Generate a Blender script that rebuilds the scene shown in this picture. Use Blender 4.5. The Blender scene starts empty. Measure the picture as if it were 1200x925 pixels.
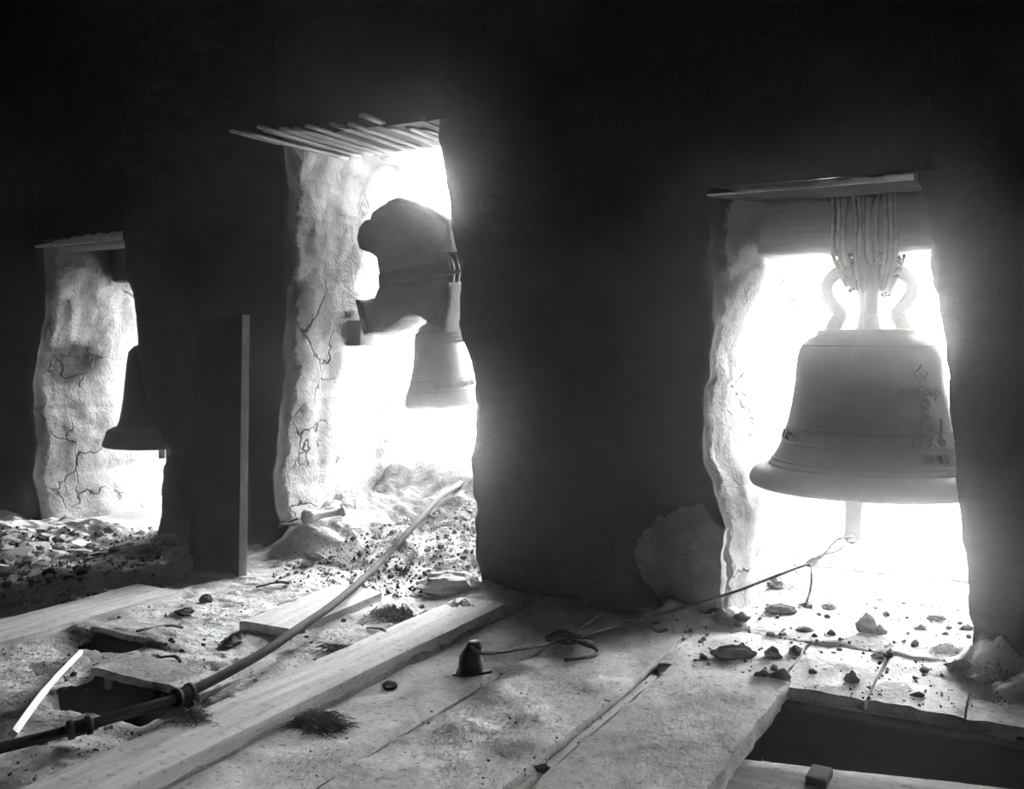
import bpy, bmesh, math, random
from math import sin, cos, pi, radians
from mathutils import Vector, Matrix, noise

random.seed(7)
SC = bpy.context.scene
COL = SC.collection

# ------------------------------------------------------------------ camera
TH = radians(28.7); D = 3.4; H = 1.0; F = 1150.0; W, HT = 1200.0, 925.0; HOR = 400.0
CT, ST = cos(TH), sin(TH)
cam = bpy.data.cameras.new('camera'); camo = bpy.data.objects.new('camera', cam); COL.objects.link(camo)
camo.location = (0, -D, H); camo.rotation_euler = (radians(90), 0, TH)
cam.sensor_width = 36; cam.lens = F / W * 36
cam.shift_y = -(HT / 2 - HOR) / W
cam.clip_start = 0.02; cam.clip_end = 500
SC.camera = camo

# ------------------------------------------------------------------ sky and exposure
wd = bpy.data.worlds.new('sky'); SC.world = wd; wd.use_nodes = True
bg = wd.node_tree.nodes['Background']; bg.inputs[0].default_value = (1, 1, 1, 1); bg.inputs[1].default_value = 9.0
SC.view_settings.view_transform = 'Standard'; SC.view_settings.look = 'None'
SC.view_settings.gamma = 1.0; SC.view_settings.use_curve_mapping = False
SC.view_settings.exposure = 2.95
SC.cycles.use_denoising = True
SC.cycles.max_bounces = 10; SC.cycles.diffuse_bounces = 6; SC.cycles.volume_bounces = 1
HAZE_DENSITY = 0.018; HAZE_G = 0.955

# ------------------------------------------------------------------ helpers
def ray(px, py):
    u = (px - 600) / F; v = (HOR - py) / F
    return (-ST + u * CT, CT + u * ST, v)          # per unit of depth along the view axis
def at_y(px, py, Y):                                # point seen at a pixel on the vertical plane y = Y
    r = ray(px, py); t = (Y + D) / r[1]
    return Vector((r[0] * t, Y, H + r[2] * t))
def at_z(px, py, z):                                # point seen at a pixel on the level z
    r = ray(px, py); t = (z - H) / r[2]
    return Vector((r[0] * t, -D + r[1] * t, z))
def sstep(a, b, x):
    t = max(0.0, min(1.0, (x - a) / (b - a))) if a != b else float(x > a)
    return t * t * (3 - 2 * t)
def lerp_tab(tab, x):
    if x <= tab[0][0]: return tab[0][1]
    for (a, va), (b, vb) in zip(tab, tab[1:]):
        if x <= b: return va + (vb - va) * (x - a) / (b - a) if b > a else vb
    return tab[-1][1]
def fbm(x, y, z, oct=4):
    s, a, f = 0.0, 0.5, 1.0
    for _ in range(oct):
        s += a * noise.noise((x * f, y * f, z * f)); a *= 0.5; f *= 2.03
    return s

def link(o, parent=None, world=True):
    COL.objects.link(o)
    if parent is not None:
        o.parent = parent
        if world:
            b = parent.location if parent.type == 'EMPTY' else Vector((0, 0, 0))   # mesh parents already lie in world coordinates
            o.matrix_parent_inverse = Matrix.Translation(-b)
    return o
def mesh_obj(name, verts, faces, mat, parent=None, smooth=True, world=True):
    me = bpy.data.meshes.new(name); me.from_pydata([tuple(v) for v in verts], [], faces); me.update()
    if smooth: me.polygons.foreach_set('use_smooth', [True] * len(me.polygons))
    for m in (mat if isinstance(mat, (list, tuple)) else [mat]): me.materials.append(m)
    return link(bpy.data.objects.new(name, me), parent, world)
def tag(o, label, cat=None, group=None, kind=None):
    if label: o['label'] = label
    if cat: o['category'] = cat
    if group: o['group'] = group
    if kind: o['kind'] = kind
    return o
def thing(name, label, cat, loc, group=None):
    o = bpy.data.objects.new(name, None); COL.objects.link(o); o.location = loc; o.empty_display_size = 0.05
    return tag(o, label, cat, group)
class G:
    """collects verts and faces"""
    def __init__(s): s.v = []; s.f = []
    def add(s, v, f):
        n = len(s.v); s.v += [Vector(p) for p in v]; s.f += [tuple(i + n for i in q) for q in f]
    def box(s, a, b, M=None):
        x0, y0, z0 = a; x1, y1, z1 = b
        v = [(x0,y0,z0),(x1,y0,z0),(x1,y1,z0),(x0,y1,z0),(x0,y0,z1),(x1,y0,z1),(x1,y1,z1),(x0,y1,z1)]
        if M is not None: v = [M @ Vector(p) for p in v]
        s.add(v, [(0,3,2,1),(4,5,6,7),(0,1,5,4),(1,2,6,5),(2,3,7,6),(3,0,4,7)])
    def grid(s, fn, nu, nv, flip=False):
        v = [fn(i / nu, j / nv) for j in range(nv + 1) for i in range(nu + 1)]
        w = nu + 1
        f = []
        for j in range(nv):
            for i in range(nu):
                q = (j*w+i, j*w+i+1, (j+1)*w+i+1, (j+1)*w+i)
                f.append(q[::-1] if flip else q)
        s.add(v, f)
    def tube(s, pts, r, sides=8, closed=False, caps=True):
        pts = [Vector(p) for p in pts]; n = len(pts)
        rr = r if isinstance(r, (list, tuple)) else [r] * n
        up = None; rings = []
        for i, p in enumerate(pts):
            a = pts[(i - 1) % n] if (closed or i > 0) else p
            b = pts[(i + 1) % n] if (closed or i < n - 1) else p
            t = (b - a).normalized()
            if up is None:
                up = Vector((0, 0, 1)) if abs(t.z) < 0.9 else Vector((1, 0, 0))
            up = (up - t * up.dot(t)).normalized()
            sd = t.cross(up)
            rings.append([p + (up * cos(2*pi*k/sides) + sd * sin(2*pi*k/sides)) * rr[i] for k in range(sides)])
        v = [q for rg in rings for q in rg]; f = []
        for i in range(n if closed else n - 1):
            j = (i + 1) % n
            for k in range(sides):
                k2 = (k + 1) % sides
                f.append((i*sides+k, i*sides+k2, j*sides+k2, j*sides+k)[::-1])
        if caps and not closed:
            f.append(tuple(range(sides))); f.append(tuple(range((n-1)*sides, n*sides))[::-1])
        s.add(v, f)
    def lathe(s, prof, c, seg=72, M=None):
        n = len(prof); v = []
        for k in range(seg):
            a = 2*pi*k/seg
            for r, z in prof:
                p = Vector((r*cos(a), r*sin(a), z))
                if M is not None: p = M @ p
                v.append(p + Vector(c))
        f = []
        for k in range(seg):
            k2 = (k+1) % seg
            for i in range(n-1): f.append((k*n+i, k2*n+i, k2*n+i+1, k*n+i+1))
        s.add(v, f)
    def obj(s, name, mat, parent=None, smooth=True): return mesh_obj(name, s.v, s.f, mat, parent, smooth)
def spline(pts, n=6):
    pts = [Vector(p) for p in pts]; out = []
    for i in range(len(pts) - 1):
        p0 = pts[max(i-1, 0)]; p1 = pts[i]; p2 = pts[i+1]; p3 = pts[min(i+2, len(pts)-1)]
        for k in range(n):
            t = k / n
            out.append(0.5 * ((2*p1) + (p2-p0)*t + (2*p0-5*p1+4*p2-p3)*t*t + (3*p1-p0-3*p2+p3)*t**3))
    out.append(pts[-1]); return out
def bevel(o, w, seg=2, ang=0.6):
    m = o.modifiers.new('bevel', 'BEVEL'); m.width = w; m.segments = seg; m.limit_method = 'ANGLE'; m.angle_limit = ang
    return o

# ------------------------------------------------------------------ materials (all grey: a black-and-white plate)
def nodes(name):
    m = bpy.data.materials.new(name); m.use_nodes = True
    nt = m.node_tree; b = nt.nodes['Principled BSDF']; return m, nt, b
def mat(name, lo, hi, scale=8.0, rough=0.9, stretch=(1, 1, 1), bump=0.3, bscale=None, detail=6, bdist=0.01, speck=0.0, sscale=60, metal=0.0, spec=0.2, blotch=0.0, blscale=2.6, adobe=False):
    m, nt, b = nodes(name); N = nt.nodes; L = nt.links
    tc = N.new('ShaderNodeTexCoord'); mp = N.new('ShaderNodeMapping'); mp.inputs['Scale'].default_value = stretch
    L.new(tc.outputs['Object'], mp.inputs['Vector'])
    n1 = N.new('ShaderNodeTexNoise'); n1.inputs['Scale'].default_value = scale; n1.inputs['Detail'].default_value = detail; n1.inputs['Roughness'].default_value = 0.65
    L.new(mp.outputs[0], n1.inputs['Vector'])
    cr = N.new('ShaderNodeValToRGB'); cr.color_ramp.elements[0].position = 0.3; cr.color_ramp.elements[1].position = 0.7
    cr.color_ramp.elements[0].color = (lo, lo, lo, 1); cr.color_ramp.elements[1].color = (hi, hi, hi, 1)
    L.new(n1.outputs['Fac'], cr.inputs[0]); colour = cr.outputs[0]
    if speck > 0:
        n3 = N.new('ShaderNodeTexNoise'); n3.inputs['Scale'].default_value = sscale; n3.inputs['Detail'].default_value = 3
        L.new(tc.outputs['Object'], n3.inputs['Vector'])
        c3 = N.new('ShaderNodeValToRGB'); c3.color_ramp.elements[0].position = 0.30; c3.color_ramp.elements[1].position = 0.42
        k = 1 - speck
        c3.color_ramp.elements[0].color = (k, k, k, 1); c3.color_ramp.elements[1].color = (1, 1, 1, 1)
        L.new(n3.outputs['Fac'], c3.inputs[0])
        mx = N.new('ShaderNodeMix'); mx.data_type = 'RGBA'; mx.blend_type = 'MULTIPLY'; mx.inputs[0].default_value = 1
        L.new(colour, mx.inputs[6]); L.new(c3.outputs[0], mx.inputs[7]); colour = mx.outputs[2]
    if blotch > 0:
        n4 = N.new('ShaderNodeTexNoise'); n4.inputs['Scale'].default_value = blscale; n4.inputs['Detail'].default_value = 9; n4.inputs['Roughness'].default_value = 0.68; n4.inputs['Distortion'].default_value = 0.6
        L.new(tc.outputs['Object'], n4.inputs['Vector'])
        c4 = N.new('ShaderNodeValToRGB'); c4.color_ramp.elements[0].position = 0.36; c4.color_ramp.elements[1].position = 0.58
        k = 1 - blotch; c4.color_ramp.elements[0].color = (k, k, k, 1); c4.color_ramp.elements[1].color = (1, 1, 1, 1)
        L.new(n4.outputs['Fac'], c4.inputs[0])
        mx = N.new('ShaderNodeMix'); mx.data_type = 'RGBA'; mx.blend_type = 'MULTIPLY'; mx.inputs[0].default_value = 1
        L.new(colour, mx.inputs[6]); L.new(c4.outputs[0], mx.inputs[7]); colour = mx.outputs[2]
    if adobe:           # adobe rubble in the openings, darkened outward: parapet shade painted into its colour
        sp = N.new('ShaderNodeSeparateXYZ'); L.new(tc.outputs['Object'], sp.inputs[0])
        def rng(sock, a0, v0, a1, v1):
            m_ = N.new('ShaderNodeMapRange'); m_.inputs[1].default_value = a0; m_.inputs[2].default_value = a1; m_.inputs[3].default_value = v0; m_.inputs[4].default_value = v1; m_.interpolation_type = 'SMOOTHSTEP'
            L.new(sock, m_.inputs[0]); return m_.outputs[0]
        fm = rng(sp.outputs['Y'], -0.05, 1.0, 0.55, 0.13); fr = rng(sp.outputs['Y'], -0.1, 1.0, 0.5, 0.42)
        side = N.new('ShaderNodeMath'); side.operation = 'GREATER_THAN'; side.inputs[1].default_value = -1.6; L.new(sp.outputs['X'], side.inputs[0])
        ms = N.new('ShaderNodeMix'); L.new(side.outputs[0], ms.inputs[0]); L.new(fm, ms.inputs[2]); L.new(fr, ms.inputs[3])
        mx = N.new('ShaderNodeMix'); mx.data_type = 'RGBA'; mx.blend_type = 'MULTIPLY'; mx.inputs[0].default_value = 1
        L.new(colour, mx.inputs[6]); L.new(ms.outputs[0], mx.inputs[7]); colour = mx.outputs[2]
    L.new(colour, b.inputs['Base Color'])
    b.inputs['Roughness'].default_value = rough; b.inputs['Metallic'].default_value = metal; b.inputs['Specular IOR Level'].default_value = spec
    if bump > 0:
        n2 = N.new('ShaderNodeTexNoise'); n2.inputs['Scale'].default_value = bscale or scale * 3; n2.inputs['Detail'].default_value = 8; n2.inputs['Roughness'].default_value = 0.7
        L.new(mp.outputs[0], n2.inputs['Vector'])
        bp = N.new('ShaderNodeBump'); bp.inputs['Strength'].default_value = bump; bp.inputs['Distance'].default_value = bdist
        L.new(n2.outputs['Fac'], bp.inputs['Height']); L.new(bp.outputs[0], b.inputs['Normal'])
    return m
M_DUST = mat('dusty_earth', 0.45, 0.80, 6, 0.95, bump=1.0, bscale=40, bdist=0.014, speck=0.5, sscale=55, blotch=0.45, adobe=True)
M_BOARD = mat('dusty_board', 0.55, 0.85, 5, 0.9, (1.6, 1, 1.6), bump=0.8, bscale=18, bdist=0.012, speck=0.5, sscale=58, blotch=0.42, blscale=4.5)
M_PLANK = mat('weathered_plank', 0.40, 0.72, 4, 0.85, (9, 0.8, 9), bump=0.5, bscale=12, bdist=0.006, speck=0.35, sscale=50)
M_GREYBOARD = mat('grey_board', 0.18, 0.36, 4, 0.9, (1, 6, 6), bump=0.5, bscale=15, bdist=0.008, speck=0.4, sscale=50)
M_DARKWOOD = mat('dark_timber', 0.02, 0.05, 3, 0.85, (1, 8, 8), bump=0.5, bscale=8)
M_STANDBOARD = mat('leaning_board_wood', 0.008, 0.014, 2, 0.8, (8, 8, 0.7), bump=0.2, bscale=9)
M_LITEDGE = mat('painted_lit_edge', 0.3, 0.45, 6, 0.85, (8, 8, 0.7), bump=0.3, bscale=12)  # light from the middle opening painted onto the leaning board's edge
M_LATH = mat('split_lath', 0.10, 0.26, 5, 0.9, (10, 0.7, 10), bump=0.6, bscale=10)
M_EDGE = mat('splintered_edge', 0.35, 0.75, 6, 0.9, (1, 10, 10), bump=0.6, bscale=10)
M_SHADEWOOD = mat('shade_dark_wood', 0.006, 0.014, 5, 0.9, bump=0.4)  # shade under the lintel boards painted as near-black wood
M_BEAM = mat('bell_beam_wood', 0.02, 0.05, 3, 0.85, (0.6, 7, 7), bump=0.5, bscale=9)
M_BRONZE = mat('bronze_dull', 0.16, 0.21, 5, 0.65, bump=0.15, bscale=60, bdist=0.003, spec=0.25)
M_BRONZE2 = mat('bronze_dusty', 0.12, 0.19, 7, 0.7, bump=0.25, bscale=50, bdist=0.004, spec=0.25)
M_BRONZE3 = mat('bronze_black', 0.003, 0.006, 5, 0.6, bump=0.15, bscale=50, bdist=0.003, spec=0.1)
M_IRON = mat('black_iron', 0.008, 0.02, 10, 0.6, bump=0.4, bscale=60, bdist=0.003)
M_ROPE = mat('old_rope', 0.08, 0.18, 60, 0.95, bump=0.6, bscale=150, bdist=0.003)
M_HIDE = mat('rawhide_thong', 0.035, 0.09, 30, 0.9, bump=0.5, bscale=80, bdist=0.003)
M_PIPE = mat('bent_pole_wood', 0.025, 0.05, 6, 0.85, bump=0.2, bscale=40, bdist=0.002)
M_CLOD = mat('adobe_clod', 0.10, 0.30, 14, 0.95, bump=0.8, bscale=40, bdist=0.008)
M_STONE = mat('pale_stone', 0.34, 0.6, 9, 0.95, bump=0.8, bscale=30, bdist=0.01)
M_SHARD = mat('plaster_shard', 0.35, 0.7, 9, 0.95, bump=0.5, bscale=40, bdist=0.005)
M_STRAW = mat('dry_straw', 0.08, 0.22, 30, 0.95, bump=0.0)
M_WHITE = mat('peeled_lath', 0.7, 0.85, 6, 0.8, bump=0.3, bscale=20)
M_YOKE = mat('yoke_wood', 0.025, 0.07, 6, 0.9, (1, 3, 3), bump=0.6, bscale=14)
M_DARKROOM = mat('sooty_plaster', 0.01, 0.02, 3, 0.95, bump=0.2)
M_GROUND = mat('pale_street', 0.45, 0.6, 0.3, 0.95, bump=0.0)

def wall_material():
    m, nt, b = nodes('adobe_wall'); N = nt.nodes; L = nt.links
    tc = N.new('ShaderNodeTexCoord'); sp = N.new('ShaderNodeSeparateXYZ'); L.new(tc.outputs['Object'], sp.inputs[0])
    def noise_(scale, detail=6, rough=0.6):
        n = N.new('ShaderNodeTexNoise'); n.inputs['Scale'].default_value = scale; n.inputs['Detail'].default_value = detail; n.inputs['Roughness'].default_value = rough
        L.new(tc.outputs['Object'], n.inputs['Vector']); return n.outputs['Fac']
    def ramp(x, p0, c0, p1, c1):
        r = N.new('ShaderNodeValToRGB'); r.color_ramp.elements[0].position = p0; r.color_ramp.elements[1].position = p1
        r.color_ramp.elements[0].color = (c0, c0, c0, 1); r.color_ramp.elements[1].color = (c1, c1, c1, 1); L.new(x, r.inputs[0]); return r.outputs[0]
    def math_(op, a, bb):
        n = N.new('ShaderNodeMath'); n.operation = op
        for i, q in enumerate((a, bb)):
            if isinstance(q, (int, float)): n.inputs[i].default_value = q
            else: L.new(q, n.inputs[i])
        return n.outputs[0]
    def mix(f, a, bb):
        n = N.new('ShaderNodeMix'); n.data_type = 'RGBA'; L.new(f, n.inputs[0]); L.new(a, n.inputs[6]); L.new(bb, n.inputs[7]); return n.outputs[2]
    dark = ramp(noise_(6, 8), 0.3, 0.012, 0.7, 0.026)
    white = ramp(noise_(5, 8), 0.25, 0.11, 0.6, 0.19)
    grey = ramp(noise_(7, 8), 0.25, 0.055, 0.65, 0.12)          # darker tone for the far opening
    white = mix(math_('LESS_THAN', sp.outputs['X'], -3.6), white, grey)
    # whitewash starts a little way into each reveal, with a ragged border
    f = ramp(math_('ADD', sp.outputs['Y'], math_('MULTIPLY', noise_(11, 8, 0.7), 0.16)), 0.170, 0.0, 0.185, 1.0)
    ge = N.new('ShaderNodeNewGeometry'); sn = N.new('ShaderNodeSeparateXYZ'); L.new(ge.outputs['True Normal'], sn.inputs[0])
    f = math_('MULTIPLY', f, math_('GREATER_THAN', sn.outputs['X'], -0.45))  # unseen right-hand reveals darkened, added to cut bounce light at the pier foot
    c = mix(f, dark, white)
    # lighter bare plaster low on the pier beside the large bell
    dx = math_('DIVIDE', math_('SUBTRACT', sp.outputs['X'], -1.14), 0.20)
    dz = math_('DIVIDE', math_('SUBTRACT', sp.outputs['Z'], 0.21), 0.20)
    rr = math_('ADD', math_('ADD', math_('MULTIPLY', dx, dx), math_('MULTIPLY', dz, dz)), math_('MULTIPLY', math_('SUBTRACT', noise_(7, 6), 0.5), 1.3))
    pf = math_('MULTIPLY', ramp(rr, 0.85, 1.0, 1.0, 0.0), math_('LESS_THAN', sp.outputs['Y'], 0.05))
    c = mix(pf, c, ramp(noise_(16, 8), 0.3, 0.12, 0.7, 0.22))
    # dark patch in the reveal behind the black bell
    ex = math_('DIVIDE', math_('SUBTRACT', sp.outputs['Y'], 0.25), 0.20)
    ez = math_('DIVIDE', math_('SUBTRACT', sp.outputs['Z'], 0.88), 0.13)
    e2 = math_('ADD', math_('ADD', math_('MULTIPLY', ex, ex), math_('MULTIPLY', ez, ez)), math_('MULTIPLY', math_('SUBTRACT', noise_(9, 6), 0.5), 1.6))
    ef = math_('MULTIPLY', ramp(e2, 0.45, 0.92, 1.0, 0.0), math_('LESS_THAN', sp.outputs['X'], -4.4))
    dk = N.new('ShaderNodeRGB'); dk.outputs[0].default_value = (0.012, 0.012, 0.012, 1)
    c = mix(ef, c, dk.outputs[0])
    wn = N.new('ShaderNodeTexNoise'); wn.inputs['Scale'].default_value = 4; wn.inputs['Detail'].default_value = 5; L.new(tc.outputs['Object'], wn.inputs['Vector'])
    va = N.new('ShaderNodeVectorMath'); va.operation = 'MULTIPLY_ADD'; va.inputs[1].default_value = (.35, .35, .35); L.new(wn.outputs['Color'], va.inputs[0]); L.new(tc.outputs['Object'], va.inputs[2])
    vo = N.new('ShaderNodeTexVoronoi'); vo.feature = 'DISTANCE_TO_EDGE'; vo.inputs['Scale'].default_value = 2.6; L.new(va.outputs[0], vo.inputs['Vector'])
    crack = math_('MULTIPLY', ramp(sp.outputs['Y'], 0.08, 0.0, 0.12, 1.0), math_('MULTIPLY', ramp(vo.outputs['Distance'], 0.004, 1.0, 0.022, 0.0), ramp(noise_(2.3, 3), 0.50, 0.0, 0.58, 1.0)))
    ck = N.new('ShaderNodeRGB'); ck.outputs[0].default_value = (0.012, 0.012, 0.012, 1)
    c = mix(math_('MULTIPLY', crack, 0.8), c, ck.outputs[0])
    L.new(c, b.inputs['Base Color']); b.inputs['Roughness'].default_value = 0.95; b.inputs['Specular IOR Level'].default_value = 0.1
    bp = N.new('ShaderNodeBump'); bp.inputs['Strength'].default_value = 0.9; bp.inputs['Distance'].default_value = 0.025
    L.new(math_('SUBTRACT', math_('ADD', noise_(14, 9, 0.7), math_('MULTIPLY', noise_(60, 4), 0.25)), math_('MULTIPLY', crack, 0.6)), bp.inputs['Height']); L.new(ramp(sp.outputs['Y'], 0.02, 0.28, 0.12, 0.9), bp.inputs['Strength']); L.new(bp.outputs[0], b.inputs['Normal'])
    return m
M_WALL = wall_material()

# ------------------------------------------------------------------ the front wall with its three deep openings
T = 0.95
def edge(tab, Y=0.0):
    pts = sorted(((p := at_y(x, y, Y)).z, p.x) for x, y in tab)
    return lambda z: lerp_tab(pts, z)
R_L = edge([(835,228),(833,260),(828,300),(835,360),(831,420),(821,480),(822,540),(835,570),(847,620),(850,642),(843,690),(846,715)])
R_R = edge([(1074,208),(1090,260),(1092,330),(1098,352),(1108,400),(1113,470),(1122,540),(1124,590),(1130,640),(1135,700),(1141,770)])
M_L = edge([(330,170),(333,220),(329,260),(333,300),(330,330),(332,360),(329,400),(332,440),(325,480),(322,520),(317,560),(318,590),(324,615),(330,650)])
M_R = edge([(513,155),(518,190),(525,240),(530,280),(540,310),(541,340),(538,380),(547,410),(556,440),(557,490),(553,540),(558,600),(556,640),(566,694)])
L_L = edge([(48,290),(48,330),(50,360),(44,400),(36,440),(34,480),(39,520),(33,560),(40,590),(46,622)])
L_R = edge([(143,278),(145,320),(152,345),(157,372),(159,410),(166,450),(176,492),(189,519),(199,531),(188,548),(186,580),(185,620),(181,662)])
ZTOP_R, ZTOP_M, ZTOP_L = 1.525, 1.885, 1.525
def splay_left_R(d, z):     # left reveal of the right-hand opening: closes in with depth, more so at beam height
    hi = sstep(1.0, 1.28, z)
    return (0.03 + 0.10 * hi) * sstep(0, 0.30, d) + 0.045 * (1 - hi) * sstep(0.5, 0.8, d) + 0.02 * sstep(0.78, 0.84, d)
def splay_right_R(d, z): return 0.17 * sstep(0, 0.35, d)
def splay_left_M(d, z): return 0.02 * sstep(0.0, 0.2, d) + 0.05 * sstep(1.0, 1.9, z) * sstep(0.5, 0.9, d) + 0.035 * sstep(0.76, 0.82, d)
def splay_right_M(d, z): return -0.01 * sstep(0, .3, d)
def splay_left_L(d, z): return 0.03 * sstep(0.0, 0.5, d) - 0.035 * math.exp(-((d - 0.2) / 0.16) ** 2 - ((z - 0.9) / 0.17) ** 2)
def splay_right_L(d, z): return 0.06 * sstep(0, 0.3, d)
def wall_y(x, z):           # unevenness of the inner face
    y = 0.05 * fbm(x * 1.1, 3.3, z * 1.1, 3) + 0.018 * fbm(x * 6, 1.3, z * 6, 4)
    e = math.hypot((x + 1.12) / 0.2, (z - 0.2) / 0.22)
    return y - 0.03 * (1 - sstep(0.5, 1.15, e))
ZB, ZT = -0.30, 3.25
g = G()
def pier(xa, sa, xb, sb, ncol):
    """one pier: right reveal of the opening on its left, its face, left reveal of the opening on its right"""
    DEP = 44
    xa0, xb0 = xa, xb
    xa = lambda z: xa0(z) + (0.022 * fbm(z * 11, xa0(0) , 7.7, 5) if sa is not None else 0)
    xb = lambda z: xb0(z) + (0.024 * fbm(z * 12, xb0(0) , 3.7, 5) if sb is not None else 0)
    def col(k, z):
        if sa is not None and k < DEP:
            d = T * (1 - k / DEP); x = xa(z) + sa(d, z); nx = 0.028 * fbm(4 * d, xa(z) * 3, z * 4, 5)
            return (x + nx * sstep(0, .06, d), d + wall_y(xa(z), z) * (1 - sstep(0, .2, d)), z)
        k2 = k - (DEP if sa is not None else 0)
        if k2 <= ncol:
            a, b = xa(z), xb(z); s = k2 / ncol
            x = a + (b - a) * s
            r = 0.0
            if sa is not None: r += 0.03 * (1 - sstep(0, 0.05, x - a))
            if sb is not None: r += 0.03 * (1 - sstep(0, 0.05, b - x))
            return (x, wall_y(x, z) + r * 0.4, z)
        d = T * (k2 - ncol) / DEP; x = xb(z) + sb(d, z)
        nx = 0.03 * fbm(4 * d + 9, xb(z) * 3, z * 4, 5) + 0.022 * fbm(9 * d, xb(0), z * 9, 5)
        crk = 0
        return (x + nx * sstep(0, .06, d), d + wall_y(xb(z), z) * (1 - sstep(0, .2, d)), z)
    tot = ncol + (DEP if sa is not None else 0) + (DEP if sb is not None else 0)
    NZ = 260
    def fn(u, v):
        return col(int(round(u * tot)), ZB + (ZT - ZB) * v)
    g.grid(fn, tot, NZ)
pier(lambda z: -6.3, None, L_L, splay_left_L, 24)
pier(L_R, splay_right_L, M_L, splay_left_M, 40)
pier(M_R, splay_right_M, R_L, splay_left_R, 40)
pier(R_R, splay_right_R, lambda z: 2.3, None, 40)
def head(xl, xr, zt):       # the masonry over an opening: face and soffit
    a, b = xl(zt) - 0.12, xr(zt) + 0.2
    def face(u, v):
        x = a + (b - a) * u; z = zt + (ZT - zt) * v
        return (x, wall_y(x, z) + 0.004, z)
    g.grid(face, 24, 40)
    def soffit(u, v):
        x = a + (b - a) * u; d = T * v
        y0 = wall_y(x, zt) + 0.004
        return (x, y0 * (1 - v) + d, zt + 0.012 * fbm(5 * x, 5 * d, 1.1, 3))
    g.grid(soffit, 24, 20, flip=True)
head(L_L, L_R, ZTOP_L + 0.02); head(M_L, M_R, ZTOP_M + 0.03); head(R_L, R_R, ZTOP_R + 0.025)
# solid core and outer skin so that no light slips through
for a, b in ((-6.3, -4.98), (-3.95, -3.25), (-1.86, -1.26), (0.05, 2.3)): g.box((a, 0.14, ZB), (b, T - 0.02, ZT))
for a, b, z in ((-4.98, -3.95, 1.68), (-3.25, -1.86, 2.05), (-1.26, 0.05, 1.68)): g.box((a, 0.14, z), (b, T - 0.02, ZT))
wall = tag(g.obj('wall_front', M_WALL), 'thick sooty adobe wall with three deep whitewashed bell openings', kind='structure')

def slab(name, a, b, m, label):
    q = G(); q.box(a, b); return tag(q.obj(name, m, smooth=False), label, kind='structure')
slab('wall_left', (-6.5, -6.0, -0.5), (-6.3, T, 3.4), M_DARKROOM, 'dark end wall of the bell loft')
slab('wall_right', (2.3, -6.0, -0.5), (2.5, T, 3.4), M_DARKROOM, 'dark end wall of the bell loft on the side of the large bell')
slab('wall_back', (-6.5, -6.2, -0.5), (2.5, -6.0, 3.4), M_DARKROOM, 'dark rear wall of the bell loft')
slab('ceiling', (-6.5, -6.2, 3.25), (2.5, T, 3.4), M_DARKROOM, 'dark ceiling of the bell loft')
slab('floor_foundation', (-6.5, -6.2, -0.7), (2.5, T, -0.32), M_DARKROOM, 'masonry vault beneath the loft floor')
slab('street', (-60, T + 0.5, -5.2), (60, 90, -5.0), M_GROUND, 'pale open ground outside the bell openings')

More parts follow.
